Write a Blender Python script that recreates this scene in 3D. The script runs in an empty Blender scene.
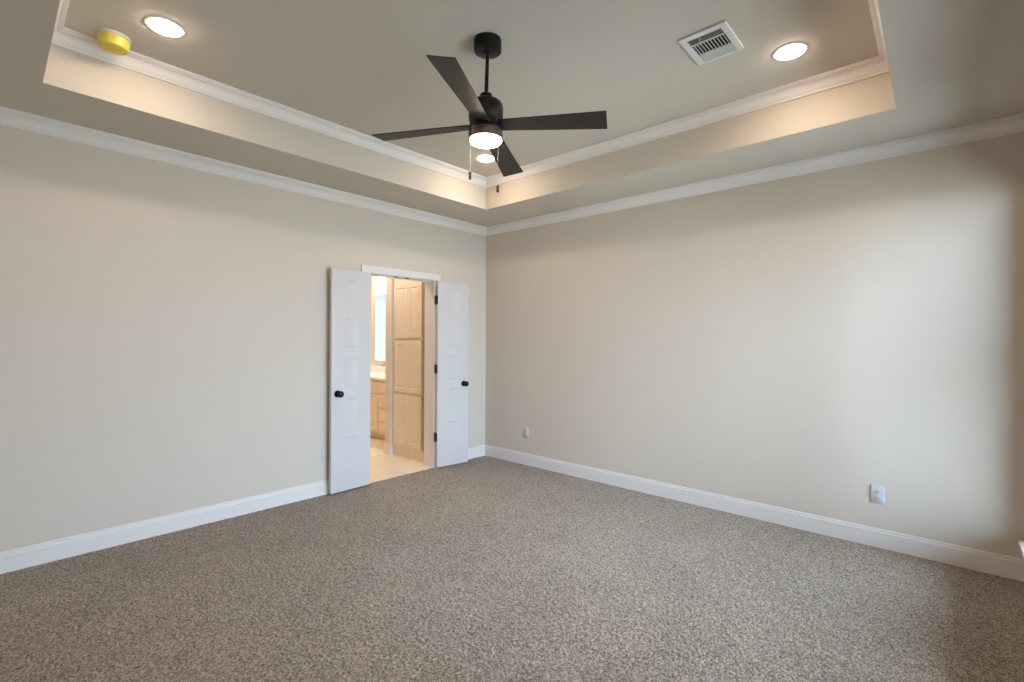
import bpy, bmesh, math, random
import numpy as np
from mathutils import Vector, Matrix
PI = math.pi
random.seed(7)
S = bpy.context.scene
COL = S.collection

# ------------------------------------------------------------------ camera
YAW, PITCH, ROLL, FPX = 0.7334, -0.0039, 0.0063, 484.42
cam_data = bpy.data.cameras.new('camera')
cam = bpy.data.objects.new('camera', cam_data)
COL.objects.link(cam)
cam_data.sensor_fit = 'HORIZONTAL'
cam_data.sensor_width = 36.0
cam_data.lens = FPX / 1024 * 36.0
cam_data.clip_start = 0.02
fw = Vector((math.cos(YAW) * math.cos(PITCH), math.sin(YAW) * math.cos(PITCH), math.sin(PITCH)))
rt = Vector((math.sin(YAW), -math.cos(YAW), 0))
up = rt.cross(fw)
r2 = rt * math.cos(ROLL) + up * math.sin(ROLL)
u2 = up * math.cos(ROLL) - rt * math.sin(ROLL)
M = Matrix((r2, u2, -fw)).transposed().to_4x4()
M.translation = Vector((-4.1522, -4.1712, 1.4108))
cam.matrix_world = M
S.camera = cam

# ------------------------------------------------------------------ view and daylight
S.view_settings.view_transform = 'Standard'
S.view_settings.look = 'None'
S.view_settings.exposure = 1.04
S.view_settings.gamma = 1.0
S.view_settings.use_curve_mapping = False
S.cycles.max_bounces = 14
S.cycles.diffuse_bounces = 8
S.cycles.glossy_bounces = 4
S.cycles.transparent_max_bounces = 12
S.cycles.sample_clamp_indirect = 8.0
S.cycles.caustics_reflective = False
S.cycles.caustics_refractive = False

SKY = (0.525, 0.76, 1.0)
SKY_STRENGTH = 8.7
SUN_STRENGTH = 12.0
sun = bpy.data.lights.new('sun', 'SUN')      # shines along the window wall from behind the house: it lights the ground outside, not the room
sun.energy, sun.angle, sun.color = SUN_STRENGTH, 0.01, (1.0, 0.95, 0.89)
so = bpy.data.objects.new('sun', sun)
COL.objects.link(so)
so.rotation_euler = Vector((-0.72, -0.18, -0.67)).to_track_quat('-Z', 'Y').to_euler()

world = bpy.data.worlds.new('sky')
S.world = world
world.use_nodes = True
wn = world.node_tree.nodes['Background']
wn.inputs['Color'].default_value = (*SKY, 1)
wn.inputs['Strength'].default_value = SKY_STRENGTH

CAN_EMIT = 72.0
CAN_COL = (1.0, 0.80, 0.61)
FAN_EMIT = 55.0
FAN_COL = (1.0, 0.82, 0.66)
BATH_EMIT = 420.0
BATH_COL = (1.0, 0.84, 0.68)

# room measures (metres); the far corner of the room is the origin
H = 2.743          # soffit height
HT = 3.041         # tray ceiling height
XB, YF = -4.54, -4.565
TX0, TX1, TY0, TY1 = -3.9136, -0.6273, -3.9386, -0.6253
WT = 0.165         # thickness of the doorway wall
DX0, DX1, DH = -1.612, -0.794, 2.039     # clear doorway
WIN_Z0, WIN_Z1 = 0.238, 2.42
FWT = 0.10                              # thickness of the window wall
WINS = [(-1.02, -0.10), (-2.04, -1.12), (-2.84, -2.14)]

for wx0, wx1 in WINS:   # light portals fill the window openings so that the sky is sampled well
    l = bpy.data.lights.new('window_portal', 'AREA')
    l.shape = 'RECTANGLE'
    l.size, l.size_y = wx1 - wx0, WIN_Z1 - WIN_Z0
    l.cycles.is_portal = True
    o = bpy.data.objects.new('window_portal', l)
    COL.objects.link(o)
    o.location = ((wx0 + wx1) / 2, YF - 0.095, (WIN_Z0 + WIN_Z1) / 2)
    o.rotation_euler = (PI / 2, 0, 0)      # faces +y, into the room

# ------------------------------------------------------------------ materials
def lin(r, g, b):
    f = lambda c: (c / 255 / 12.92) if c / 255 <= 0.04045 else ((c / 255 + 0.055) / 1.055) ** 2.4
    return (f(r), f(g), f(b), 1)

def mat(name, col, rough=0.6, metal=0.0, spec=0.5, bump=None, mottle=0.0, emit=None, trans=0.0):
    """Principled material with a little procedural variation; col is an sRGB triple."""
    m = bpy.data.materials.new(name)
    m.use_nodes = True
    nt = m.node_tree
    b = nt.nodes['Principled BSDF']
    b.inputs['Roughness'].default_value = rough
    b.inputs['Metallic'].default_value = metal
    b.inputs['Specular IOR Level'].default_value = spec
    b.inputs['Transmission Weight'].default_value = trans
    tc = nt.nodes.new('ShaderNodeTexCoord')
    nz = nt.nodes.new('ShaderNodeTexNoise')
    nz.inputs['Scale'].default_value = 6.0
    nz.inputs['Detail'].default_value = 4.0
    nt.links.new(tc.outputs['Object'], nz.inputs['Vector'])
    mx = nt.nodes.new('ShaderNodeMix')
    mx.data_type = 'RGBA'
    c = lin(*col)
    k = mottle
    mx.inputs['A'].default_value = (c[0] * (1 - k), c[1] * (1 - k), c[2] * (1 - k), 1)
    mx.inputs['B'].default_value = (min(1, c[0] * (1 + k)), min(1, c[1] * (1 + k)), min(1, c[2] * (1 + k)), 1)
    nt.links.new(nz.outputs['Fac'], mx.inputs['Factor'])
    nt.links.new(mx.outputs['Result'], b.inputs['Base Color'])
    if bump:
        n2 = nt.nodes.new('ShaderNodeTexNoise')
        n2.inputs['Scale'].default_value = bump[0]
        n2.inputs['Detail'].default_value = 3.0
        nt.links.new(tc.outputs['Object'], n2.inputs['Vector'])
        bp = nt.nodes.new('ShaderNodeBump')
        bp.inputs['Strength'].default_value = bump[1]
        bp.inputs['Distance'].default_value = bump[2]
        nt.links.new(n2.outputs['Fac'], bp.inputs['Height'])
        nt.links.new(bp.outputs['Normal'], b.inputs['Normal'])
    if emit:
        b.inputs['Emission Color'].default_value = (*emit[0], 1)
        b.inputs['Emission Strength'].default_value = emit[1]
    return m

PAINT = mat('greige_wall_paint', (206, 194, 181), 0.75, spec=0.25, bump=(140, 0.12, 0.002), mottle=0.012)
CEIL = mat('greige_ceiling_paint', (197, 188, 175), 0.85, spec=0.2, bump=(140, 0.12, 0.002), mottle=0.012)
WHITE = mat('white_trim_enamel', (223, 217, 213), 0.4, spec=0.4, mottle=0.01)
DOORW = mat('white_door_enamel', (203, 196, 194), 0.42, spec=0.4, mottle=0.01)
PLATE = mat('white_plastic', (192, 187, 185), 0.35, mottle=0.01)
SLOT = mat('dark_slot', (60, 58, 58), 0.6)
BLACK = mat('matte_black_metal', (24, 23, 21), 0.42, metal=0.55, mottle=0.1)
GLOW_BRONZE = mat('glow_tinted_bronze_housing', (92, 74, 66), 0.35, metal=0.4, mottle=0.1)  # dark metal, with the fan lamp's glow put into a browner colour
KNOB = mat('oil_rubbed_bronze', (30, 28, 28), 0.3, metal=0.7, mottle=0.15)
HINGE = mat('dark_bronze_hinge', (62, 58, 50), 0.4, metal=0.7, mottle=0.15)
CHAIN = mat('bead_chain_metal', (190, 180, 170), 0.35, metal=0.9)
FOB = mat('dark_walnut_fob', (78, 62, 52), 0.5, mottle=0.2)
BATHP = mat('bathroom_wall_paint', (214, 205, 190), 0.75, spec=0.25, bump=(140, 0.12, 0.002), mottle=0.012)
STONE = mat('white_cultured_marble', (236, 230, 222), 0.25, mottle=0.03)
CHROME = mat('brushed_nickel', (190, 190, 192), 0.22, metal=1.0)
VENTW = mat('white_register_enamel', (212, 211, 207), 0.45, mottle=0.01)
DUCT_SHADE = mat('painted_duct_shade', (28, 29, 30), 0.8)
VINYL = mat('white_window_vinyl', (236, 236, 236), 0.4, mottle=0.01)
CANRIM = mat('white_can_trim', (226, 222, 215), 0.5, mottle=0.01)
CANLENS = mat('downlight_lens', (250, 245, 235), 0.5, emit=(CAN_COL, CAN_EMIT))
FANLENS = mat('fan_light_lens', (250, 245, 240), 0.5, emit=(FAN_COL, FAN_EMIT))
BATHFILL = mat('bathroom_fill_light_lens', (250, 245, 235), 0.5, emit=((1.0, 0.89, 0.77), 125.0))  # lens of the added bathroom fill lights
BULB = mat('vanity_bulb', (255, 245, 230), 0.5, emit=(BATH_COL, BATH_EMIT))
LAWN = mat('pale_patio_concrete', (176, 176, 168), 0.9, mottle=0.08)

def wood(name, c1, c2, scale=(14, 14, 1.2), rough=0.45, spec=0.4):
    m = bpy.data.materials.new(name)
    m.use_nodes = True
    nt = m.node_tree
    b = nt.nodes['Principled BSDF']
    b.inputs['Roughness'].default_value = rough
    b.inputs['Specular IOR Level'].default_value = spec
    tc = nt.nodes.new('ShaderNodeTexCoord')
    mp = nt.nodes.new('ShaderNodeMapping')
    mp.inputs['Scale'].default_value = scale
    nz = nt.nodes.new('ShaderNodeTexNoise')
    nz.inputs['Scale'].default_value = 4.0
    nz.inputs['Detail'].default_value = 6.0
    nz.inputs['Distortion'].default_value = 0.6
    cr = nt.nodes.new('ShaderNodeValToRGB')
    cr.color_ramp.elements[0].position = 0.3
    cr.color_ramp.elements[1].position = 0.7
    cr.color_ramp.elements[0].color = lin(*c1)
    cr.color_ramp.elements[1].color = lin(*c2)
    nt.links.new(tc.outputs['Object'], mp.inputs['Vector'])
    nt.links.new(mp.outputs['Vector'], nz.inputs['Vector'])
    nt.links.new(nz.outputs['Fac'], cr.inputs['Fac'])
    nt.links.new(cr.outputs['Color'], b.inputs['Base Color'])
    return m

MAPLE = wood('pickled_maple', (222, 203, 180), (232, 214, 192))
BLADE = wood('charcoal_blade', (38, 34, 32), (52, 47, 43), scale=(1.5, 22, 22), rough=0.5)

def mirror_mat():
    m = bpy.data.materials.new('mirror_glass')
    m.use_nodes = True
    b = m.node_tree.nodes['Principled BSDF']
    b.inputs['Base Color'].default_value = (0.9, 0.93, 0.93, 1)
    b.inputs['Metallic'].default_value = 1.0
    b.inputs['Roughness'].default_value = 0.02
    return m
MIRROR = mirror_mat()

def pane_mat(name, tint=(1, 1, 1), diffuse=0.0, milk=(0.95, 0.97, 1)):
    """Window glass: clear (or frosted when diffuse > 0) with a fresnel reflection."""
    m = bpy.data.materials.new(name)
    m.use_nodes = True
    nt = m.node_tree
    nt.nodes.clear()
    out = nt.nodes.new('ShaderNodeOutputMaterial')
    tr = nt.nodes.new('ShaderNodeBsdfTransparent')
    tr.inputs['Color'].default_value = (*tint, 1)
    gl = nt.nodes.new('ShaderNodeBsdfGlossy')
    gl.inputs['Roughness'].default_value = 0.02
    fr = nt.nodes.new('ShaderNodeFresnel')
    fr.inputs['IOR'].default_value = 1.35
    mx = nt.nodes.new('ShaderNodeMixShader')
    nt.links.new(fr.outputs['Fac'], mx.inputs['Fac'])
    base = tr.outputs['BSDF']
    if diffuse:
        tl = nt.nodes.new('ShaderNodeBsdfTranslucent')
        tl.inputs['Color'].default_value = (*milk, 1)
        m2 = nt.nodes.new('ShaderNodeMixShader')
        m2.inputs['Fac'].default_value = diffuse
        nt.links.new(base, m2.inputs[1])
        nt.links.new(tl.outputs['BSDF'], m2.inputs[2])
        base = m2.outputs['Shader']
    nt.links.new(base, mx.inputs[1])
    nt.links.new(gl.outputs['BSDF'], mx.inputs[2])
    nt.links.new(mx.outputs['Shader'], out.inputs['Surface'])
    return m
GLASS = pane_mat('window_glass')
FROST = pane_mat('frosted_window_glass', (0.05, 0.055, 0.06), 0.62, (0.70, 0.64, 0.58))
SHADEGLASS = pane_mat('clear_lamp_glass', (0.98, 0.98, 0.97), 0.25)

def yellow_plastic():
    m = bpy.data.materials.new('yellow_dust_cap_plastic')
    m.use_nodes = True
    nt = m.node_tree
    b = nt.nodes['Principled BSDF']
    b.inputs['Roughness'].default_value = 0.3
    tc = nt.nodes.new('ShaderNodeTexCoord')
    nz = nt.nodes.new('ShaderNodeTexNoise')
    nz.inputs['Scale'].default_value = 18
    cr = nt.nodes.new('ShaderNodeValToRGB')
    cr.color_ramp.elements[0].color = lin(214, 200, 62)
    cr.color_ramp.elements[1].color = lin(238, 226, 118)
    nt.links.new(tc.outputs['Object'], nz.inputs['Vector'])
    nt.links.new(nz.outputs['Fac'], cr.inputs['Fac'])
    nt.links.new(cr.outputs['Color'], b.inputs['Base Color'])
    tl = nt.nodes.new('ShaderNodeBsdfTranslucent')
    nt.links.new(cr.outputs['Color'], tl.inputs['Color'])
    mx = nt.nodes.new('ShaderNodeMixShader')
    mx.inputs['Fac'].default_value = 0.35
    nt.links.new(b.outputs['BSDF'], mx.inputs[1])
    nt.links.new(tl.outputs['BSDF'], mx.inputs[2])
    nt.links.new(mx.outputs['Shader'], nt.nodes['Material Output'].inputs['Surface'])
    return m
YELLOW = yellow_plastic()
AMBER = mat('amber_printed_label', (222, 192, 84), 0.5, mottle=0.15)

def carpet_mat():
    m = bpy.data.materials.new('frieze_carpet')
    m.use_nodes = True
    nt = m.node_tree
    L = nt.links.new
    b = nt.nodes['Principled BSDF']
    b.inputs['Roughness'].default_value = 0.95
    b.inputs['Specular IOR Level'].default_value = 0.1
    b.inputs['Sheen Weight'].default_value = 0.15
    tc = nt.nodes.new('ShaderNodeTexCoord')
    warp = nt.nodes.new('ShaderNodeTexNoise')
    warp.inputs['Scale'].default_value = 60
    L(tc.outputs['Object'], warp.inputs['Vector'])
    add = nt.nodes.new('ShaderNodeVectorMath')
    add.operation = 'MULTIPLY_ADD'
    add.inputs[1].default_value = (0.012, 0.012, 0.012)
    L(warp.outputs['Color'], add.inputs[0])
    L(tc.outputs['Object'], add.inputs[2])
    vo = nt.nodes.new('ShaderNodeTexVoronoi')          # one cell per yarn tuft
    vo.inputs['Scale'].default_value = 185
    L(add.outputs['Vector'], vo.inputs['Vector'])
    sep = nt.nodes.new('ShaderNodeSeparateColor')
    L(vo.outputs['Color'], sep.inputs['Color'])
    nz = nt.nodes.new('ShaderNodeTexNoise')            # clumps of tufts
    nz.inputs['Scale'].default_value = 105
    nz.inputs['Detail'].default_value = 5
    nz.inputs['Roughness'].default_value = 0.75
    L(tc.outputs['Object'], nz.inputs['Vector'])
    mixv = nt.nodes.new('ShaderNodeMix')
    mixv.inputs['Factor'].default_value = 0.5
    L(sep.outputs['Red'], mixv.inputs['A'])
    L(nz.outputs['Fac'], mixv.inputs['B'])
    cr = nt.nodes.new('ShaderNodeValToRGB')
    e = cr.color_ramp.elements
    e[0].position, e[0].color = 0.26, lin(96, 85, 76)
    e[1].position, e[1].color = 0.78, lin(190, 173, 156)
    k = e.new(0.5); k.color = lin(141, 126, 111)
    L(mixv.outputs['Result'], cr.inputs['Fac'])
    big = nt.nodes.new('ShaderNodeTexNoise')           # broad traffic mottling of the pile
    big.inputs['Scale'].default_value = 2.2
    big.inputs['Detail'].default_value = 4
    L(tc.outputs['Object'], big.inputs['Vector'])
    ma = nt.nodes.new('ShaderNodeMapRange')
    ma.inputs['From Min'].default_value, ma.inputs['From Max'].default_value = 0.3, 0.7
    ma.inputs['To Min'].default_value, ma.inputs['To Max'].default_value = 0.93, 1.07
    L(big.outputs['Fac'], ma.inputs['Value'])
    mul = nt.nodes.new('ShaderNodeVectorMath')
    mul.operation = 'SCALE'
    L(cr.outputs['Color'], mul.inputs[0])
    L(ma.outputs['Result'], mul.inputs['Scale'])
    L(mul.outputs['Vector'], b.inputs['Base Color'])
    inv = nt.nodes.new('ShaderNodeMath')
    inv.operation = 'SUBTRACT'
    inv.inputs[0].default_value = 1.0
    L(vo.outputs['Distance'], inv.inputs[1])
    bs = nt.nodes.new('ShaderNodeMath')
    bs.operation = 'ADD'
    L(inv.outputs['Value'], bs.inputs[0])
    L(nz.outputs['Fac'], bs.inputs[1])
    bp = nt.nodes.new('ShaderNodeBump')
    bp.inputs['Strength'].default_value = 0.35
    bp.inputs['Distance'].default_value = 0.006
    L(bs.outputs['Value'], bp.inputs['Height'])
    L(bp.outputs['Normal'], b.inputs['Normal'])
    return m
CARPET = carpet_mat()

def tile_mat():
    m = bpy.data.materials.new('beige_floor_tile')
    m.use_nodes = True
    nt = m.node_tree
    L = nt.links.new
    b = nt.nodes['Principled BSDF']
    b.inputs['Roughness'].default_value = 0.35
    tc = nt.nodes.new('ShaderNodeTexCoord')
    br = nt.nodes.new('ShaderNodeTexBrick')
    br.offset = 0.5
    br.inputs['Scale'].default_value = 1.0
    br.inputs['Brick Width'].default_value = 0.46
    br.inputs['Row Height'].default_value = 0.46
    br.inputs['Mortar Size'].default_value = 0.004
    br.inputs['Color1'].default_value = lin(236, 222, 200)
    br.inputs['Color2'].default_value = lin(230, 214, 190)
    br.inputs['Mortar'].default_value = lin(208, 190, 166)
    L(tc.outputs['Object'], br.inputs['Vector'])
    nz = nt.nodes.new('ShaderNodeTexNoise')
    nz.inputs['Scale'].default_value = 7
    nz.inputs['Detail'].default_value = 5
    L(tc.outputs['Object'], nz.inputs['Vector'])
    ma = nt.nodes.new('ShaderNodeMapRange')
    ma.inputs['To Min'].default_value, ma.inputs['To Max'].default_value = 0.88, 1.1
    L(nz.outputs['Fac'], ma.inputs['Value'])
    mul = nt.nodes.new('ShaderNodeVectorMath')
    mul.operation = 'SCALE'
    L(br.outputs['Color'], mul.inputs[0])
    L(ma.outputs['Result'], mul.inputs['Scale'])
    L(mul.outputs['Vector'], b.inputs['Base Color'])
    return m
TILE = tile_mat()

# ------------------------------------------------------------------ mesh builder
class MB:
    def __init__(self):
        self.v, self.f, self.m = [], [], []

    def face(self, idx, mi=0):
        self.f.append(idx)
        self.m.append(mi)

    def add(self, verts, faces, mi=0):
        n = len(self.v)
        self.v += [tuple(p) for p in verts]
        for f in faces:
            self.face([n + i for i in f], mi)

    def box(self, x0, x1, y0, y1, z0, z1, mi=0):
        self.add([(x, y, z) for x in (x0, x1) for y in (y0, y1) for z in (z0, z1)],
                 [(0, 1, 3, 2), (4, 6, 7, 5), (0, 4, 5, 1), (2, 3, 7, 6), (0, 2, 6, 4), (1, 5, 7, 3)], mi)

    def cbox(self, x0, x1, y0, y1, z0, z1, c=0.002, mi=0):
        """box with every edge chamfered by c."""
        bm = bmesh.new()
        bmesh.ops.create_cube(bm, size=1)
        for w in bm.verts:
            w.co = Vector((x0 + (w.co.x + .5) * (x1 - x0), y0 + (w.co.y + .5) * (y1 - y0), z0 + (w.co.z + .5) * (z1 - z0)))
        bmesh.ops.bevel(bm, geom=bm.edges[:], offset=c, segments=2, profile=0.5, affect='EDGES')
        bm.verts.index_update()
        self.add([w.co[:] for w in bm.verts], [[w.index for w in f.verts] for f in bm.faces], mi)
        bm.free()

    def lathe(self, prof, c=(0, 0, 0), n=48, axis='z', mi=0, cap=True):
        """revolve [(radius, height)] about an axis through c."""
        base = len(self.v)
        def pt(r, h, a):
            u, w = r * math.cos(a), r * math.sin(a)
            return {'z': (c[0] + u, c[1] + w, c[2] + h), 'y': (c[0] + u, c[1] + h, c[2] + w), 'x': (c[0] + h, c[1] + u, c[2] + w)}[axis]
        for r, h in prof:
            self.v += [pt(max(r, 1e-5), h, 2 * PI * i / n) for i in range(n)]
        for j in range(len(prof) - 1):
            for i in range(n):
                a, b = base + j * n + i, base + j * n + (i + 1) % n
                self.face([a, b, b + n, a + n], mi)
        if cap:
            if prof[0][0] > 1e-4: self.face([base + i for i in range(n)][::-1], mi)
            if prof[-1][0] > 1e-4: self.face([base + (len(prof) - 1) * n + i for i in range(n)], mi)

    def tube(self, pts, r, n=10, mi=0):
        base = len(self.v)
        P = [Vector(p) for p in pts]
        for i, p in enumerate(P):
            t = (P[min(i + 1, len(P) - 1)] - P[max(i - 1, 0)]).normalized()
            a = t.cross(Vector((0, 0, 1)))
            if a.length < 1e-3: a = t.cross(Vector((0, 1, 0)))
            a.normalize(); b = t.cross(a)
            self.v += [tuple(p + r * (math.cos(2 * PI * k / n) * a + math.sin(2 * PI * k / n) * b)) for k in range(n)]
        for j in range(len(P) - 1):
            for i in range(n):
                a, b = base + j * n + i, base + j * n + (i + 1) % n
                self.face([a, b, b + n, a + n], mi)
        self.face([base + i for i in range(n)][::-1], mi)
        self.face([base + (len(P) - 1) * n + i for i in range(n)], mi)

    def sweep(self, prof, p0, p1, nrm, m0=1, m1=1, mi=0):
        """moulding: closed profile [(out, z)] run from p0 to p1 along a wall whose inward normal is nrm; m = mitre (+1 inner, 0 square)."""
        p0, p1, nrm = Vector(p0), Vector(p1), Vector(nrm)
        d = (p1 - p0).normalized()
        base = len(self.v)
        for p, s, m in ((p0, 1, m0), (p1, -1, m1)):
            self.v += [tuple(p + nrm * o + d * (s * m * o) + Vector((0, 0, z))) for o, z in prof]
        n = len(prof)
        for i in range(n):
            self.face([base + i, base + (i + 1) % n, base + n + (i + 1) % n, base + n + i], mi)
        self.face([base + i for i in range(n)][::-1], mi)
        self.face([base + n + i for i in range(n)], mi)

    def panel_slab(self, w, h, t, rects, steps, both=True, mi=0):
        """slab 0..w (x), 0..h (z), front at y=-t/2 and back at y=+t/2; rects (x0,x1,z0,z1) carry moulded loops steps [(inset, depth)]."""
        xs = sorted({0, w} | {r[0] for r in rects} | {r[1] for r in rects})
        zs = sorted({0, h} | {r[2] for r in rects} | {r[3] for r in rects})
        for sgn in (-1, 1):
            y = sgn * t / 2
            for i in range(len(xs) - 1):
                for j in range(len(zs) - 1):
                    q = (xs[i], xs[i + 1], zs[j], zs[j + 1])
                    if (sgn < 0 or both) and any(abs(q[0] - r[0]) < 1e-6 and abs(q[1] - r[1]) < 1e-6 and abs(q[2] - r[2]) < 1e-6 and abs(q[3] - r[3]) < 1e-6 for r in rects):
                        loops = [(0, 0, 0)] + [(q_[0], q_[1], q_[2] if len(q_) > 2 else q_[0]) for q_ in steps]
                        base = len(self.v)
                        for ins, dep, inz in loops:
                            yy = y - sgn * dep
                            self.v += [(q[0] + ins, yy, q[2] + inz), (q[1] - ins, yy, q[2] + inz), (q[1] - ins, yy, q[3] - inz), (q[0] + ins, yy, q[3] - inz)]
                        for k in range(len(loops) - 1):
                            for e in range(4):
                                a, b = base + 4 * k + e, base + 4 * k + (e + 1) % 4
                                self.face([a, b, b + 4, a + 4], mi)
                        n = base + 4 * (len(loops) - 1)
                        self.face([n, n + 1, n + 2, n + 3], mi)
                    else:
                        self.add([(q[0], y, q[2]), (q[1], y, q[2]), (q[1], y, q[3]), (q[0], y, q[3])], [(0, 1, 2, 3)], mi)
        for a, b in (((0, 0), (w, 0)), ((w, 0), (w, h)), ((w, h), (0, h)), ((0, h), (0, 0))):
            self.add([(a[0], -t / 2, a[1]), (b[0], -t / 2, b[1]), (b[0], t / 2, b[1]), (a[0], t / 2, a[1])], [(0, 1, 2, 3)], mi)

    def build(self, name, mats, parent=None, smooth=None, loc=(0, 0, 0), bevel=0):
        me = bpy.data.meshes.new(name)
        me.from_pydata(self.v, [], self.f)
        if not isinstance(mats, (list, tuple)): mats = [mats]
        for m in mats: me.materials.append(m)
        for p, mi in zip(me.polygons, self.m): p.material_index = mi
        bm = bmesh.new()
        bm.from_mesh(me)
        bmesh.ops.remove_doubles(bm, verts=bm.verts, dist=1e-5)
        bmesh.ops.recalc_face_normals(bm, faces=bm.faces)
        bm.to_mesh(me)
        bm.free()
        if smooth is not None:
            for p in me.polygons: p.use_smooth = True
            me.set_sharp_from_angle(angle=math.radians(smooth))
        o = bpy.data.objects.new(name, me)
        COL.objects.link(o)
        o.location = loc
        if parent: o.parent = parent
        if bevel:
            bv = o.modifiers.new('edge', 'BEVEL')
            bv.width, bv.segments, bv.limit_method = bevel, 2, 'ANGLE'
        return o

def tag(o, label, cat, group=None, kind=None):
    o['label'], o['category'] = label, cat
    if group: o['group'] = group
    if kind: o['kind'] = kind
    return o

def thing(name, label, cat, loc=(0, 0, 0), rz=0, group=None, kind=None):
    o = bpy.data.objects.new(name, None)
    COL.objects.link(o)
    o.location = loc
    o.rotation_euler = (0, 0, rz)
    o.empty_display_size = 0.1
    return tag(o, label, cat, group, kind)

def dup(root, loc, rz, label):
    """copy of a thing with copies of its parts and their sub-parts."""
    r = root.copy()
    COL.objects.link(r)
    r.location = loc
    r.rotation_euler = (0, 0, rz)
    r['label'] = label
    for ch in list(root.children):
        c = ch.copy()
        COL.objects.link(c)
        c.parent = r
        for g in ch.children:
            d = g.copy()
            COL.objects.link(d)
            d.parent = c
    return r

def struct(mb, name, mats, label, cat, **k):
    return tag(mb.build(name, mats, **k), label, cat, kind='structure')

# ------------------------------------------------------------------ room shell
def carpet_floor():
    """slab whose top is a fine grid of yarn tufts standing to different heights."""
    rng = np.random.default_rng(11)
    x0, x1, y0, y1 = XB, 0.0, YF, 0.0
    st = 0.0055
    nx, ny = int((x1 - x0) / st) + 1, int((y1 - y0) / st) + 1
    X, Y = np.meshgrid(np.linspace(x0, x1, nx), np.linspace(y0, y1, ny), indexing='ij')
    Z = rng.random((nx, ny)) ** 1.2
    Z = 0.62 * Z + 0.38 * 0.25 * (np.roll(Z, 1, 0) + np.roll(Z, 1, 1) + np.roll(Z, -1, 0) + np.roll(Z, -1, 1))
    Z = (Z - 0.5) * 0.0092
    X = X.copy(); Y = Y.copy()
    X[1:-1, 1:-1] += (rng.random((nx - 2, ny - 2)) - .5) * st * .7
    Y[1:-1, 1:-1] += (rng.random((nx - 2, ny - 2)) - .5) * st * .7
    top = np.stack([X, Y, Z], -1).reshape(-1, 3)
    n = nx * ny
    low = np.array([(x0 - .12, y0 - FWT, -.12), (.12, y0 - FWT, -.12), (.12, 0, -.12), (x0 - .12, 0, -.12)])
    lip = np.array([(x0 - .12, y0 - FWT, -.008), (.12, y0 - FWT, -.008), (.12, 0, -.008), (x0 - .12, 0, -.008)])
    co = np.concatenate([top, low, lip])
    I = np.arange(n).reshape(nx, ny)
    q = np.stack([I[:-1, :-1], I[1:, :-1], I[1:, 1:], I[:-1, 1:]], -1).reshape(-1, 4)
    a, c = n, n + 4
    box = np.array([(a, a + 3, a + 2, a + 1), (a, a + 1, c + 1, c), (a + 1, a + 2, c + 2, c + 1), (a + 2, a + 3, c + 3, c + 2), (a + 3, a, c, c + 3), (c, c + 1, c + 2, c + 3)])
    f = np.concatenate([q, box]).astype(np.int32)
    me = bpy.data.meshes.new('floor')
    me.vertices.add(len(co)); me.vertices.foreach_set('co', co.astype(np.float32).ravel())
    me.loops.add(f.size); me.loops.foreach_set('vertex_index', f.ravel())
    me.polygons.add(len(f)); me.polygons.foreach_set('loop_start', np.arange(0, f.size, 4, dtype=np.int32))
    me.update(calc_edges=True)
    me.materials.append(CARPET)
    o = bpy.data.objects.new('floor', me)
    COL.objects.link(o)
    return tag(o, 'mottled beige brown frieze carpet covering the bedroom floor', 'floor', kind='structure')
carpet_floor()

b = MB()   # doorway wall
b.box(XB - .12, DX0 - .02, 0, WT, 0, H)
b.box(DX1 + .02, .12, 0, WT, 0, H)
b.box(DX0 - .02, DX1 + .02, 0, WT, DH + .02, H)
struct(b, 'wall_left', PAINT, 'greige painted wall with the double doorway', 'wall')
b = MB()
b.box(0, .12, YF - FWT, 0, 0, H)
struct(b, 'wall_right', PAINT, 'plain greige painted wall on the right with two outlets', 'wall')
b = MB()
b.box(XB - .12, XB, YF - FWT, 0, 0, H)
struct(b, 'wall_back', PAINT, 'greige painted wall opposite the plain right wall', 'wall')
b = MB()   # window wall
b.box(XB, 0, YF - FWT, YF, 0, WIN_Z0)
b.box(XB, 0, YF - FWT, YF, WIN_Z1, H)
xs = [XB] + [c for w in sorted(WINS) for c in w] + [0]
for i in range(0, len(xs), 2): b.box(xs[i], xs[i + 1], YF - FWT, YF, WIN_Z0, WIN_Z1)
struct(b, 'wall_front', PAINT, 'greige painted window wall meeting the right wall', 'wall')

b = MB()   # soffit ring and raised tray (its two near sides run slightly out of square), one continuous ceiling
TQ = [(TX0, TY1), (TX1, TY1), (TX1, TY0), (TX0 - .046, TY0 - .046)]
OQ = [(XB - .12, WT), (.12, WT), (.12, YF - FWT), (XB - .12, YF - FWT)]
def prism(mb, quad, z0, z1):
    mb.add([(x, y, z) for z in (z0, z1) for x, y in quad], [(0, 1, 2, 3), (4, 5, 6, 7), (0, 1, 5, 4), (1, 2, 6, 5), (2, 3, 7, 6), (3, 0, 4, 7)])
for i in range(4):
    k = (i + 1) % 4
    prism(b, [OQ[i], OQ[k], TQ[k], TQ[i]], H, HT + .1)
prism(b, TQ, HT, HT + .1)
struct(b, 'ceiling', CEIL, 'greige tray ceiling with a lower soffit around a raised centre', 'ceiling')

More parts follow.
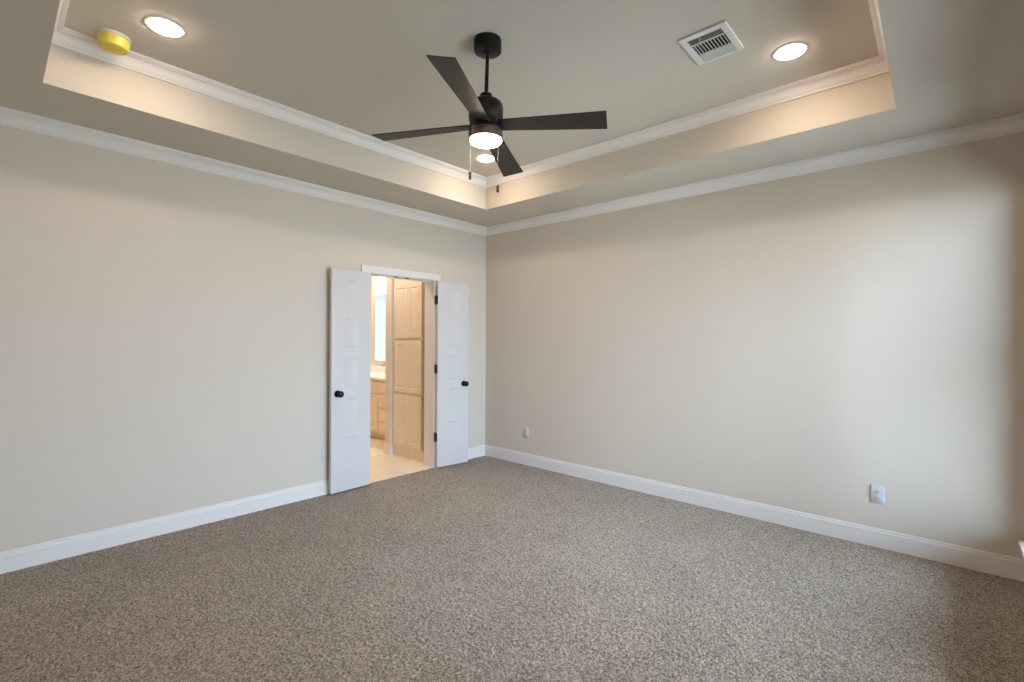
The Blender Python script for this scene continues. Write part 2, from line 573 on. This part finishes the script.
# crown moulding
def crown(p, h):
    return [(0, -h), (.009, -h), (.011, -h + .003), (.011, -h + .010), (.016, -h + .011), (.018, -h + .014), (.018, -h + .019), (.0225, -h + .020),
            (.025, -h + .026), (.030, -h + .036), (.038, -h + .047), (.048, -h + .055), (p - .016, -.024), (p - .011, -.022), (p - .011, -.017),
            (p - .003, -.015), (p, -.012), (p, 0), (0, 0)]
cp = crown(.080, .0854)
tp = crown(.073, .079)
runs = [('left', (XB, 0, H), (0, 0, H), (0, -1, 0)), ('right', (0, 0, H), (0, YF, H), (-1, 0, 0)),
        ('front', (0, YF, H), (XB, YF, H), (0, 1, 0)), ('back', (XB, YF, H), (XB, 0, H), (1, 0, 0))]
where = {'left': 'doorway wall', 'right': 'plain right wall', 'front': 'window wall', 'back': 'wall opposite the plain right wall'}
n = 1
for nm, p0, p1, nr in runs:
    b = MB()
    b.sweep(cp, p0, p1, nr)
    struct(b, 'trim_%d' % n, WHITE, 'white crown moulding under the soffit along the ' + where[nm], 'crown moulding', smooth=22)
    n += 1
truns = []
for i, nm in enumerate(('left', 'right', 'front', 'back')):
    p0, p1 = Vector((*TQ[i], HT)), Vector((*TQ[(i + 1) % 4], HT))
    d = (p1 - p0).normalized()
    truns.append((nm, p0, p1, (d.y, -d.x, 0)))
for nm, p0, p1, nr in truns:
    b = MB()
    b.sweep(tp, p0, p1, nr)
    struct(b, 'trim_%d' % n, WHITE, 'white crown moulding inside the raised tray on the side of the ' + where[nm], 'crown moulding', smooth=22)
    n += 1

# baseboards
BH = .128
bp_ = [(0, 0), (.0145, 0), (.0145, BH * .66), (.0140, BH * .665), (.0060, BH * .672), (.0060, BH * .728), (.0130, BH * .735), (.0130, BH * .82), (.0110, BH * .86),
       (.0050, BH * .87), (.0050, BH * .915), (.0090, BH * .925), (.0090, BH * .965), (.006, BH), (0, BH)]
b = MB()
b.sweep(bp_, (XB, 0, 0), (-1.683, 0, 0), (0, -1, 0), 1, 0)
b.sweep(bp_, (-.723, 0, 0), (0, 0, 0), (0, -1, 0), 0, 1)
struct(b, 'baseboard_left', WHITE, 'white baseboard along the doorway wall', 'baseboard', smooth=30)
for nm, p0, p1, nr in (('right', (0, 0, 0), (0, YF, 0), (-1, 0, 0)), ('front', (0, YF, 0), (XB, YF, 0), (0, 1, 0)), ('back', (XB, YF, 0), (XB, 0, 0), (1, 0, 0))):
    b = MB()
    b.sweep(bp_, p0, p1, nr)
    struct(b, 'baseboard_' + nm, WHITE, 'white baseboard along the ' + where[nm], 'baseboard', smooth=30)

# ------------------------------------------------------------------ doorway frame
fr = thing('trim_%d' % n, 'white casing and jambs around the double doorway to the bathroom', 'door frame', ((DX0 + DX1) / 2, 0, 0), kind='structure')
n += 1
ox = (DX0 + DX1) / 2
CI0, CI1, CO0, CO1, CT = DX0 - .006, DX1 + .006, -1.683, -.723, 2.112
def casing_prof(w):  # (across, out)
    return [(0, 0), (0, .011), (.006, .013), (.012, .011), (w * .55, .016), (w * .75, .018), (w, .018), (w, 0)]
def casing(y0, sg):
    """three mitred legs of casing; sg = -1 room side, +1 bathroom side."""
    for side in ('L', 'R', 'T'):
        m = MB()
        w = CI0 - CO0
        pr = casing_prof(w)
        vs = []
        for end in (0, 1):
            for a, o_ in pr:
                y = y0 + sg * o_
                if side == 'L': vs.append((CI0 - a - ox, y, 0 if end == 0 else DH + .006 + a * (CT - DH - .006) / w))
                elif side == 'R': vs.append((CI1 + a - ox, y, 0 if end == 0 else DH + .006 + a * (CT - DH - .006) / w))
                else: vs.append(((CI0 - a if end == 0 else CI1 + a) - ox, y, DH + .006 + a * (CT - DH - .006) / w))
        k = len(pr)
        fs = [(i, (i + 1) % k, k + (i + 1) % k, k + i) for i in range(k)] + [tuple(range(k)), tuple(range(k, 2 * k))]
        m.add(vs, fs)
        m.build('head_casing' if side == 'T' else 'side_casing', WHITE, fr, smooth=30)
casing(0, -1)
casing(WT, 1)
for x0, x1 in ((DX0 - .02, DX0), (DX1, DX1 + .02)):
    m = MB(); m.box(x0 - ox, x1 - ox, 0, WT, 0, DH + .02)
    m.build('side_jamb', WHITE, fr, bevel=.002)
m = MB(); m.box(DX0 - ox, DX1 - ox, 0, WT, DH, DH + .02)
m.build('head_jamb', WHITE, fr, bevel=.002)
m = MB()
m.box(DX0 - ox, DX1 - ox, .05, .085, DH - .011, DH)
m.build('door_stop', WHITE, fr, bevel=.0015)
for xx in (-1.27, -1.135):
    m = MB(); m.cbox(xx - .03 - ox, xx + .03 - ox, .008, .036, DH - .004, DH + .001, .001); m.lathe([(.009, 0), (.008, -.003), (.003, -.006)], (xx - ox, .022, DH - .004), 16)
    m.build('catch_plate', HINGE, fr, smooth=40)['label'] = 'dark bronze catch plate'

# ------------------------------------------------------------------ double doors
LW, LH, LT = .404, 2.025, .035
PANZ = [(.227, .484), (.592, .843), (.950, 1.206), (1.315, 1.569), (1.675, 1.926)]
def door(name, label, hinge_x, ang, mirror):
    """a narrow leaf swung back against the wall. Local x runs from the hinge to the free edge, local y=-t is its visible face."""
    d = thing(name, label, 'door', (hinge_x, -.030, .014), ang, kind='structure')
    s = -1 if mirror else 1
    m = MB()
    pw0, pw1 = .130, .282
    m.panel_slab(LW, LH, LT, [(pw0, pw1, a, c) for a, c in PANZ], [(.012, .0010, .003), (.050, .0062, .010), (.056, .0064, .013)])
    m.v = [(s * x, y - LT / 2, z) for x, y, z in m.v]
    m.build('door_leaf', DOORW, d, bevel=.0018)
    k = MB()
    k.lathe([(.0, -.004), (.009, -.004), (.010, -.030), (.013, -.036), (.024, -.041), (.0285, -.050), (.0285, -.058), (.025, -.065), (.016, -.069), (.0, -.070)], (s * (LW - .062), -LT, .893), 32, 'y', cap=False)
    kn = k.build('door_knob', KNOB, d, smooth=50)
    kn['label'] = 'dark bronze round knob'
    r = MB()
    r.lathe([(.032, .001), (.032, -.003), (.029, -.008), (.012, -.010), (.0, -.010)], (s * (LW - .062), -LT, .893), 32, 'y')
    r.build('rosette', KNOB, kn, smooth=50)
    for z in (.325, 1.068, 1.818):
        g = MB()
        g.lathe([(.004, -.054), (.007, -.051), (.007, -.017), (.0074, -.016), (.007, -.015), (.007, .015), (.0074, .016), (.007, .017), (.007, .051), (.004, .054)], (-s * .0045, -.004, z), 14)
        g.box(-s * .028, -s * .004, -.0035, .030, z - .05, z + .05) if False else None
        g.cbox(min(0, s * .0022) - .0008, max(0, s * .0022), -LT + .002, -.004, z - .0445, z + .0445, .0005)
        g.box(min(-s * .0055, -s * .0035), max(-s * .0055, -s * .0035), -.004, .027, z - .0445, z + .0445)
        g.build('hinge', HINGE, d, smooth=40)['label'] = 'dark bronze butt hinge'
    return d
door('door_1', 'narrow white panelled door leaf swung open to the left of the doorway', DX0 - .004, math.radians(2.2), True)
door('door_2', 'narrow white panelled door leaf swung open towards the corner, three hinges showing', DX1 + .004, -math.radians(8.0), False)

# ------------------------------------------------------------------ windows (light the room; one sill shows at the picture's edge)
for i, (x0, x1) in enumerate(WINS):
    lab = ['white window next to the right wall, its sill showing by the corner', 'white middle window of the window wall', 'white window of the window wall farthest from the right wall'][i]
    w = thing('window_%d' % (i + 1), lab, 'window', ((x0 + x1) / 2, YF, WIN_Z0), kind='structure')
    hw, hh = (x1 - x0) / 2, WIN_Z1 - WIN_Z0
    m = MB()
    for a in ((-hw, -hw + .045, 0, hh), (hw - .045, hw, 0, hh), (-hw + .045, hw - .045, 0, .05), (-hw + .045, hw - .045, hh - .045, hh)): m.box(a[0], a[1], -.095, -.045, a[2], a[3])
    m.build('window_frame', VINYL, w, bevel=.003)
    m = MB(); m.box(-hw + .045, hw - .045, -.09, -.055, hh * .5 - .022, hh * .5 + .022)
    m.build('meeting_rail', VINYL, w, bevel=.003)
    for z0, z1 in ((.05, hh * .5 - .022), (hh * .5 + .022, hh - .045)):
        m = MB(); m.box(-hw + .045, hw - .045, -.072, -.068, z0, z1)
        m.build('pane', GLASS, w)
    m = MB(); m.cbox(-hw, hw, -.045, .001, -.004, .016, .003); m.cbox(-hw - .046, hw + .040, .0, .083, -.004, .016, .004)
    m.build('sill', WHITE, w)
    m = MB(); m.cbox(-hw - .02, hw + .02, .0, .016, -.075, -.004, .003)
    m.build('apron', WHITE, w)

# ------------------------------------------------------------------ bathroom beyond the doorway
BX0, BX1, BY1 = -3.4, .15, 3.9
BWX0, BWX1, BWZ0, BWZ1 = -1.45, -.25, .75, 2.35
b = MB()
b.box(BX0 - .1, BX1 + .1, WT, BY1 + .12, -.12, 0); b.box(DX0 - .02, DX1 + .02, 0, WT, -.12, 0)
struct(b, 'floor_bathroom', TILE, 'beige tiled bathroom floor beyond the doorway', 'floor')
b = MB(); b.box(BX0 - .1, BX1 + .1, WT, BY1 + .12, H, H + .1)
struct(b, 'ceiling_bathroom', BATHP, 'pale ceiling of the bathroom', 'ceiling')
b = MB(); b.box(BX1, BX1 + .1, WT, BY1, 0, H)
struct(b, 'wall_bathroom_right', BATHP, 'pale bathroom wall behind the vanity mirror', 'wall')
b = MB(); b.box(BX0 - .1, BX0, WT, BY1, 0, H)
struct(b, 'wall_bathroom_left', BATHP, 'pale bathroom wall facing the vanity', 'wall')
b = MB()
b.box(BX0 - .1, BWX0, BY1, BY1 + .12, 0, H); b.box(BWX1, BX1 + .1, BY1, BY1 + .12, 0, H)
b.box(BWX0, BWX1, BY1, BY1 + .12, 0, BWZ0); b.box(BWX0, BWX1, BY1, BY1 + .12, BWZ1, H)
struct(b, 'wall_bathroom_far', BATHP, 'pale bathroom wall with the window seen in the mirror', 'wall')
w = thing('window_4', 'bathroom window reflected in the vanity mirror', 'window', ((BWX0 + BWX1) / 2, BY1, BWZ0), kind='structure')
hw, hh = (BWX1 - BWX0) / 2, BWZ1 - BWZ0
m = MB()
for a in ((-hw, -hw + .05, 0, hh), (hw - .05, hw, 0, hh), (-hw + .05, hw - .05, 0, .05), (-hw + .05, hw - .05, hh - .05, hh)): m.box(a[0], a[1], .04, .10, a[2], a[3])
m.build('window_frame', VINYL, w, bevel=.003)
m = MB(); m.box(-hw + .05, hw - .05, .068, .072, .05, hh - .05)
m.build('pane', FROST, w)
l = bpy.data.lights.new('window_portal', 'AREA')
l.shape = 'RECTANGLE'; l.size, l.size_y = 2 * hw, hh
l.cycles.is_portal = True
o = bpy.data.objects.new('window_portal', l); COL.objects.link(o)
o.location = ((BWX0 + BWX1) / 2, BY1 + .11, (BWZ0 + BWZ1) / 2); o.rotation_euler = (-PI / 2, 0, 0)

WX, WY0, WY1 = -.78, .835, .955        # wing wall between the linen cabinet and the vanity
b = MB(); b.box(WX, BX1 - .001, WY0 + .001, WY1, 0, H)
struct(b, 'wall_wing', BATHP, 'short pale wing wall between linen cabinet and vanity', 'wall', bevel=.004)
b = MB()
b.sweep(bp_, (WX, WY0, 0), (WX, WY1, 0), (-1, 0, 0), -1, -1)
b.sweep(bp_, (-.757, WY0, 0), (WX, WY0, 0), (0, -1, 0), 0, -1)
b.sweep(bp_, (WX, WY1, 0), (-.42, WY1, 0), (0, 1, 0), -1, 0)
struct(b, 'baseboard_wing', WHITE, 'white baseboard wrapped round the end of the wing wall', 'baseboard', smooth=30)

RAISED = [(.003, .005), (.010, .006), (.028, .0015)]
def cab_door(parent, x, y0, y1, z0, z1, rail=.055, name='cabinet_door', steps=RAISED):
    """raised-panel door facing -x; y0 < y1 in the parent's frame, front at x."""
    m = MB()
    wd, hd = y1 - y0, z1 - z0
    m.panel_slab(wd, hd, .019, [(rail, wd - rail, rail, hd - rail)], steps, both=False)
    m.v = [(x + .0095 + yy, y1 - xx, z0 + zz) for xx, yy, zz in m.v]
    return m.build(name, MAPLE, parent, bevel=.0025)

lc = thing('linen_cabinet', 'tall pale maple linen cabinet with three tiers of paired doors', 'cabinet', (-.737, .264, 0))
m = MB()
m.box(0, .60, 0, .569, 0, 2.30); m.box(0, .60, -.095, 0, 0, .12)
m.build('carcass', MAPLE, lc, bevel=.002)
m = MB(); m.sweep([(0, 0), (.012, 0), (.03, .03), (.045, .06), (.045, .075), (0, .075)], (0, .569, 2.225), (0, 0, 2.225), (-1, 0, 0), 0, 0)
m.build('cornice', MAPLE, lc)
for z0, z1 in ((.135, .748), (.770, 1.392), (1.416, 2.060)):
    for y0, y1 in ((.008, .276), (.279, .552)):
        cab_door(lc, -.020, y0, y1, z0, z1)

vc = thing('vanity_cabinet', 'low pale maple bathroom vanity with drawers and a white top', 'cabinet', (-.40, WY1, 0))
VL = 2.2
VG = .003
m = MB(); m.box(0, .545, VG, VL, .095, .835); m.box(.06, .545, VG, VL, 0, .095)
m.build('carcass', MAPLE, vc, bevel=.002)
m = MB(); m.cbox(-.032, .548, VG, VL + .01, .835, .868, .005)
m.build('countertop', STONE, vc)['label'] = 'white countertop'
m = MB(); m.cbox(.528, .5485, VG, VL + .01, .8685, .965, .004)
m.build('backsplash', STONE, vc)['label'] = 'white backsplash'
yd0, yd1, yd2 = .215, .716, 1.45
for z0, z1 in ((.650, .815), (.462, .640), (.275, .452), (.115, .265)):
    cab_door(vc, -.019, yd0, yd1, z0, z1, .022, 'drawer', [(.002, .003), (.006, .003), (.014, .0005)])
cab_door(vc, -.019, yd1 + .015, yd2, .650, .815, .022, 'drawer', [(.002, .003), (.006, .003), (.014, .0005)])
ym = (yd1 + .015 + yd2) / 2
for y0, y1 in ((yd1 + .015, ym - .002), (ym + .002, yd2)):
    cab_door(vc, -.019, y0, y1, .115, .640)

m = MB(); m.cbox(-.006, 0, -.72, .62, 0, 1.045, .002)
mr = m.build('wall_mirror', MIRROR, loc=(BX1 - .0005, 2.035, 1.055))
tag(mr, 'frameless wall mirror above the vanity reflecting the bright window', 'mirror')

vl = thing('vanity_light', 'vanity wall lamp with dark fittings and glass shades above the mirror', 'lamp', (BX1, 2.08, 2.42))
m = MB(); m.cbox(-.022, -.0005, -.34, .34, -.035, .035, .006)
m.build('back_plate', KNOB, vl)
for yy in (-.25, 0, .25):
    m = MB(); m.tube([(-.02, yy, 0), (-.07, yy, .015), (-.11, yy, .008), (-.118, yy, -.02)], .007)
    m.build('lamp_arm', KNOB, vl, smooth=50)
    m = MB(); m.lathe([(.0, .0), (.02, -.002), (.027, -.02), (.027, -.06), (.024, -.062), (0, -.062)], (-.118, yy, -.012), 24, cap=False)
    so = m.build('lamp_holder', KNOB, vl, smooth=40)
    m = MB(); m.lathe([(.028, -.05), (.045, -.075), (.055, -.11), (.058, -.17), (.055, -.17), (.052, -.11), (.042, -.078), (.026, -.053)], (-.118, yy, -.012), 28, cap=False)
    m.build('glass_shade', SHADEGLASS, vl, smooth=60)
    m = MB(); m.lathe([(0, -.062), (.012, -.065), (.016, -.085), (.028, -.11), (.030, -.128), (.022, -.148), (0, -.156)], (-.118, yy, -.012), 24, cap=False)
    m.build('bulb', BULB, vl, smooth=60)

fc = thing('faucet', 'small nickel faucet standing on the vanity top', 'faucet', (.06, 2.17, .8685))
m = MB(); m.lathe([(.027, 0), (.027, .006), (.017, .012), (.014, .02), (.014, .10)], n=24); m.tube([(0, 0, .09), (0, 0, .125), (-.015, 0, .145), (-.05, 0, .150), (-.10, 0, .135), (-.115, 0, .115)], .010, 14)
m.build('spout', CHROME, fc, smooth=45)
m = MB(); m.tube([(.0, 0, .125), (.01, .0, .150), (.022, .0, .175)], .006, 12)
m.build('lever', CHROME, fc, smooth=45)

# ------------------------------------------------------------------ ceiling fan
FX, FY = -2.2767, -2.2888
HX, HY = -.0050, .0056        # the hub hangs a few millimetres off plumb
fan = thing('ceiling_fan', 'black four-blade ceiling fan with a lit round lamp below', 'ceiling fan', (FX, FY, HT))
m = MB(); m.lathe([(.0755, 0), (.0755, -.052), (.074, -.060), (.067, -.064), (.026, -.064), (.0, -.064)], n=48, cap=False)
m.build('canopy', BLACK, fan, smooth=35)
m = MB(); m.lathe([(.0, -.058), (.021, -.062), (.021, -.070), (.0102, -.080)], n=24, cap=False); m.tube([(0, 0, -.07), (HX, HY, -.31)], .0102, 24)
m.build('downrod', BLACK, fan, smooth=35)
m = MB(); m.lathe([(0, -.290), (.026, -.291), (.032, -.295), (.034, -.302), (.034, -.335), (0, -.337)], n=40, cap=False)
m.build('yoke_cover', BLACK, fan, smooth=35, loc=(HX, HY, 0))
m = MB(); m.lathe([(0, -.333), (.062, -.334), (.080, -.339), (.090, -.350), (.0945, -.366), (.0935, -.436), (.091, -.440), (.088, -.440), (.088, -.497), (0, -.497)], n=64, cap=False)
m.build('motor_housing', BLACK, fan, smooth=35, loc=(HX, HY, 0))
m = MB(); m.lathe([(.080, -.490), (.0925, -.494), (.0935, -.497), (.0935, -.534), (.0915, -.541), (.088, -.543), (.086, -.540), (.084, -.500)], n=64, cap=False)
m.build('lamp_housing', GLOW_BRONZE, fan, smooth=35, loc=(HX, HY, 0))
m = MB(); m.lathe([(.085, -.536), (.0855, -.547), (.080, -.557), (.062, -.565), (.030, -.569), (0, -.570)], n=56, cap=False)
m.build('lamp_lens', FANLENS, fan, smooth=60, loc=(HX, HY, 0))['label'] = 'glowing white lens'
bl = MB()   # tapered flat blade with a square tip, 11 degrees of pitch, a little sag
r0, r1, wr, wt_, th = .070, .651, .088, .136, .006
pit = -.195
NS = 14
rows = []
for i in range(NS + 1):
    t = i / NS
    r = r0 + (r1 - r0) * t
    w_ = wr + (wt_ - wr) * min(1, t * 1.02)
    z = -.466 - .019 * t
    rows.append([(r, s * w_ / 2 * math.cos(pit), z + s * w_ / 2 * math.sin(pit) + q) for s, q in ((-1, th / 2), (1, th / 2), (1, -th / 2), (-1, -th / 2))])
vs = [p for rw in rows for p in rw]
fs = []
for i in range(NS):
    for e in range(4): fs.append((4 * i + e, 4 * i + (e + 1) % 4, 4 * i + 4 + (e + 1) % 4, 4 * i + 4 + e))
fs += [(0, 1, 2, 3), tuple(4 * NS + k for k in range(4))]
bl.add(vs, fs)
first = None
for k in range(4):
    if first is None:
        first = bl.build('blade', BLADE, fan, bevel=.0015)
        o = first
    else:
        o = first.copy(); COL.objects.link(o); o.parent = fan
    piv = Matrix.Translation((0, 0, -.47))
    o.matrix_local = Matrix.Translation((HX, HY, 0)) @ piv @ Matrix.Rotation(.0488, 4, 'Y') @ Matrix.Rotation(-.0021, 4, 'X') @ piv.inverted() @ Matrix.Rotation(math.radians(28.37) + k * PI / 2, 4, 'Z')
for (dx, dy, zb, fl) in ((-.089, .0245, 2.307, .041), (-.0013, -.0925, 2.230, .036)):
    m = MB()
    zt = 2.508
    kx, ky = dx * .0945 / math.hypot(dx, dy), dy * .0945 / math.hypot(dx, dy)
    m.tube([(kx * .97, ky * .97, zt - HT), (kx, ky, zt - .006 - HT), (kx, ky, zb - HT + .002)], .0011, 6)
    z = zb + .006
    while z < zt - .008:
        m.lathe([(0, -.0017), (.0017, 0), (0, .0017)], (kx, ky, z - HT), 6, cap=False)
        z += .0052
    ch = m.build('pull_chain', CHAIN, fan, smooth=60, loc=(HX, HY, 0))
    m = MB(); m.lathe([(0, .004), (.003, .003), (.0075, -.002), (.0075, -fl * .42), (.006, -fl * .47), (.006, -fl * .52), (.008, -fl * .56), (.008, -fl * .96), (.005, -fl), (0, -fl)], (kx, ky, zb - HT), 16, cap=False)
    m.build('fob', FOB, ch, smooth=35)['label'] = 'small brown pull fob'

# ------------------------------------------------------------------ recessed lights
rl = thing('recessed_light', 'lit round recessed downlight beside the yellow smoke detector cover', 'ceiling light', (-3.483, -1.100, HT), group='recessed downlights in the tray ceiling')
m = MB(); m.lathe([(.069, -.001), (.0715, -.004), (.078, -.0048), (.088, -.0035), (.092, 0)], n=56, cap=False)
m.build('trim_ring', CANRIM, rl, smooth=50)
m = MB(); m.lathe([(.0705, -.003), (.0705, -.007), (.068, -.0095), (.052, -.012), (.030, -.0135), (0, -.014)], n=56, cap=False)
m.build('lens', CANLENS, rl, smooth=60)['label'] = 'glowing lens'
dup(rl, (-1.080, -3.497, HT), 0, 'lit round recessed downlight beside the white air vent')
dup(rl, (-1.070, -1.060, HT), 0, 'lit round recessed downlight just below the fan lamp, by the far tray corner')
dup(rl, (-3.483, -3.497, HT), 0, 'lit round recessed downlight of the tray corner nearest the camera')

for y, lb in ((.75, 'unseen fill light added to the bathroom ceiling inside the doorway'), (2.3, 'unseen fill light added to the bathroom ceiling in front of the vanity')):  # unseen lamps added to brighten the bathroom
    q = dup(rl, (-1.30, y, H), 0, lb)
    del q['group']
    for c in q.children:
        if c.name.startswith('lens'):
            c.data = c.data.copy()
            c.data.materials[0] = BATHFILL

# ------------------------------------------------------------------ smoke detector with its dust cap
sd = thing('smoke_detector', 'white smoke detector under a yellow plastic dust cap', 'smoke detector', (-3.646, -.792, HT))
m = MB(); m.lathe([(.073, 0), (.074, -.006), (.073, -.014), (.069, -.018), (.066, -.019), (.060, -.034), (.050, -.040), (0, -.042)], n=48, cap=False)
m.build('detector_body', PLATE, sd, smooth=40)
m = MB(); m.lathe([(.0665, -.018), (.070, -.0185), (.0705, -.024), (.069, -.028), (.067, -.058), (.062, -.067), (.052, -.070), (.050, -.0675), (0, -.0675)], n=48, cap=False)
dc = m.build('dust_cap', YELLOW, sd, smooth=40)
dc['label'] = 'yellow plastic dust cap'
m = MB(); m.lathe([(0, -.0677), (.032, -.0677), (.032, -.0685), (0, -.0685)], n=32, cap=False)
m.build('cap_disc', AMBER, dc, smooth=40)

# ------------------------------------------------------------------ ceiling air vent (three-way register)
av = thing('air_vent', 'white rectangular three-way air vent in the tray ceiling', 'air vent', (-1.4475, -3.193, HT))
vx, vy = .1525, .1255
ix0, ix1, iy0, iy1 = -vx + .036, vx - .020, -vy + .036, vy - .036
m = MB()
for q in ((-vx, vx, -vy, iy0), (-vx, vx, iy1, vy), (-vx, ix0, iy0, iy1), (ix1, vx, iy0, iy1)): m.box(q[0], q[1], q[2], q[3], -.013, -.0005)
fo = m.build('frame', VENTW, av, bevel=.003)
m = MB(); m.box(ix0 - .004, ix1 + .004, iy0 - .004, iy1 + .004, -.0025, -.0005)  # ceiling is solid here: a dark plate stands for the duct's shade
m.build('duct_shade_plate', DUCT_SHADE, av)['label'] = 'dark duct opening behind the blades'
za, zm, zb_ = -vx + .305 * .315, -vx + .305 * .70, -vx + .305 * .72
for x in (za, zm):
    m = MB(); m.box(x - .004, x + .004, iy0, iy1, -.012, -.0025)
    m.build('divider', VENTW, av, bevel=.001)
def louvre(p0, p1, lean):
    """thin slanted blade from p0 to p1 hanging below the dark plate; lean = sideways shift of its lower edge."""
    (ax, ay), (bx, by) = p0, p1
    d = Vector((bx - ax, by - ay, 0)).normalized(); s = Vector((-d.y, d.x, 0))
    k = MB(); t = .0007
    vs = []
    for px, py in ((ax, ay), (bx, by)):
        q = Vector((px, py, -.003)); e = q + s * lean + Vector((0, 0, -.0085))
        vs += [q - s * t, q + s * t, e + s * t, e - s * t]
    k.add(vs, [(0, 1, 2, 3), (4, 5, 6, 7), (0, 1, 5, 4), (1, 2, 6, 5), (2, 3, 7, 6), (3, 0, 4, 7)])
    return k
for i in range(3):
    x = ix0 + .014 + i * .0135
    louvre((x, iy0), (x, iy1), .008).build('louvre_blade', VENTW, av)
for i in range(10):
    y = iy0 + .012 + i * (iy1 - iy0 - .024) / 9
    louvre((za + .004, y), (zm - .004, y), -.0015).build('louvre_blade', VENTW, av)
for i in range(6):
    x = zm + .008 + i * .0105
    louvre((x, iy0), (x, iy1), -.010).build('louvre_blade', VENTW, av)
m = MB(); m.cbox(ix0 + .010, ix0 + .013, iy1 - .07, iy1 - .062, -.030, -.010, .001)
m.build('damper_lever', VENTW, av)

# ------------------------------------------------------------------ outlets
def rrect(w, h, r, n=6):
    pts = []
    for cx, cy, a0 in ((w / 2 - r, h / 2 - r, 0), (-w / 2 + r, h / 2 - r, 90), (-w / 2 + r, -h / 2 + r, 180), (w / 2 - r, -h / 2 + r, 270)):
        pts += [(cx + r * math.cos(math.radians(a0 + 90 * k / n)), cy + r * math.sin(math.radians(a0 + 90 * k / n))) for k in range(n + 1)]
    return pts
ol = thing('wall_outlet', 'white duplex outlet low on the right wall, the one nearer the window end', 'outlet', (0, -3.817, .361), PI, group='duplex outlets')
m = MB()   # local +x points out of the wall
A_, B_ = rrect(.080, .127, .006), rrect(.074, .121, .005)
k = len(A_)
m.v = [(.0005, y, z) for y, z in A_] + [(.004, y, z) for y, z in A_] + [(.0062, y, z) for y, z in B_]
for j in range(2):
    for i in range(k): m.face([j * k + i, j * k + (i + 1) % k, (j + 1) * k + (i + 1) % k, (j + 1) * k + i])
m.face([2 * k + i for i in range(k)]); m.face(list(range(k))[::-1])
m.build('cover_plate', PLATE, ol, smooth=50)
for zc in (.0195, -.0195):
    m = MB(); A_ = rrect(.033, .028, .012)
    k = len(A_)
    m.v = [(.005, y, z + zc) for y, z in A_] + [(.0078, y, z + zc) for y, z in A_] + [(.0082, y * .94, z * .94 + zc) for y, z in A_]
    for j in range(2):
        for i in range(k): m.face([j * k + i, j * k + (i + 1) % k, (j + 1) * k + (i + 1) % k, (j + 1) * k + i])
    m.face([2 * k + i for i in range(k)])
    m.box(.0075, .0086, -.0078, -.0058, zc - .001, zc + .008, 1); m.box(.0075, .0086, .0058, .0078, zc - .001, zc + .007, 1)
    m.lathe([(.0026, .0075), (.0026, .0086), (0, .0086)], (0, 0, zc - .008), 12, 'x', mi=1)
    m.build('socket', [PLATE, SLOT], ol, smooth=50)
m = MB(); m.lathe([(.0034, .006), (.0032, .0074), (.002, .0078), (0, .0078)], (0, 0, 0), 14, 'x')
m.build('screw', CANRIM, ol, smooth=50)
dup(ol, (0, -.650, .367), PI, 'white duplex outlet low on the right wall, the one beside the far room corner')
dup(ol, (-2.025, 0, .362), -PI / 2, 'white duplex outlet half hidden behind the open door leaf')

# ------------------------------------------------------------------ outside
b = MB(); b.box(-40, 40, -60, 60, -.45, -.3)
struct(b, 'ground_outside', LAWN, 'pale ground outside the windows', 'ground')
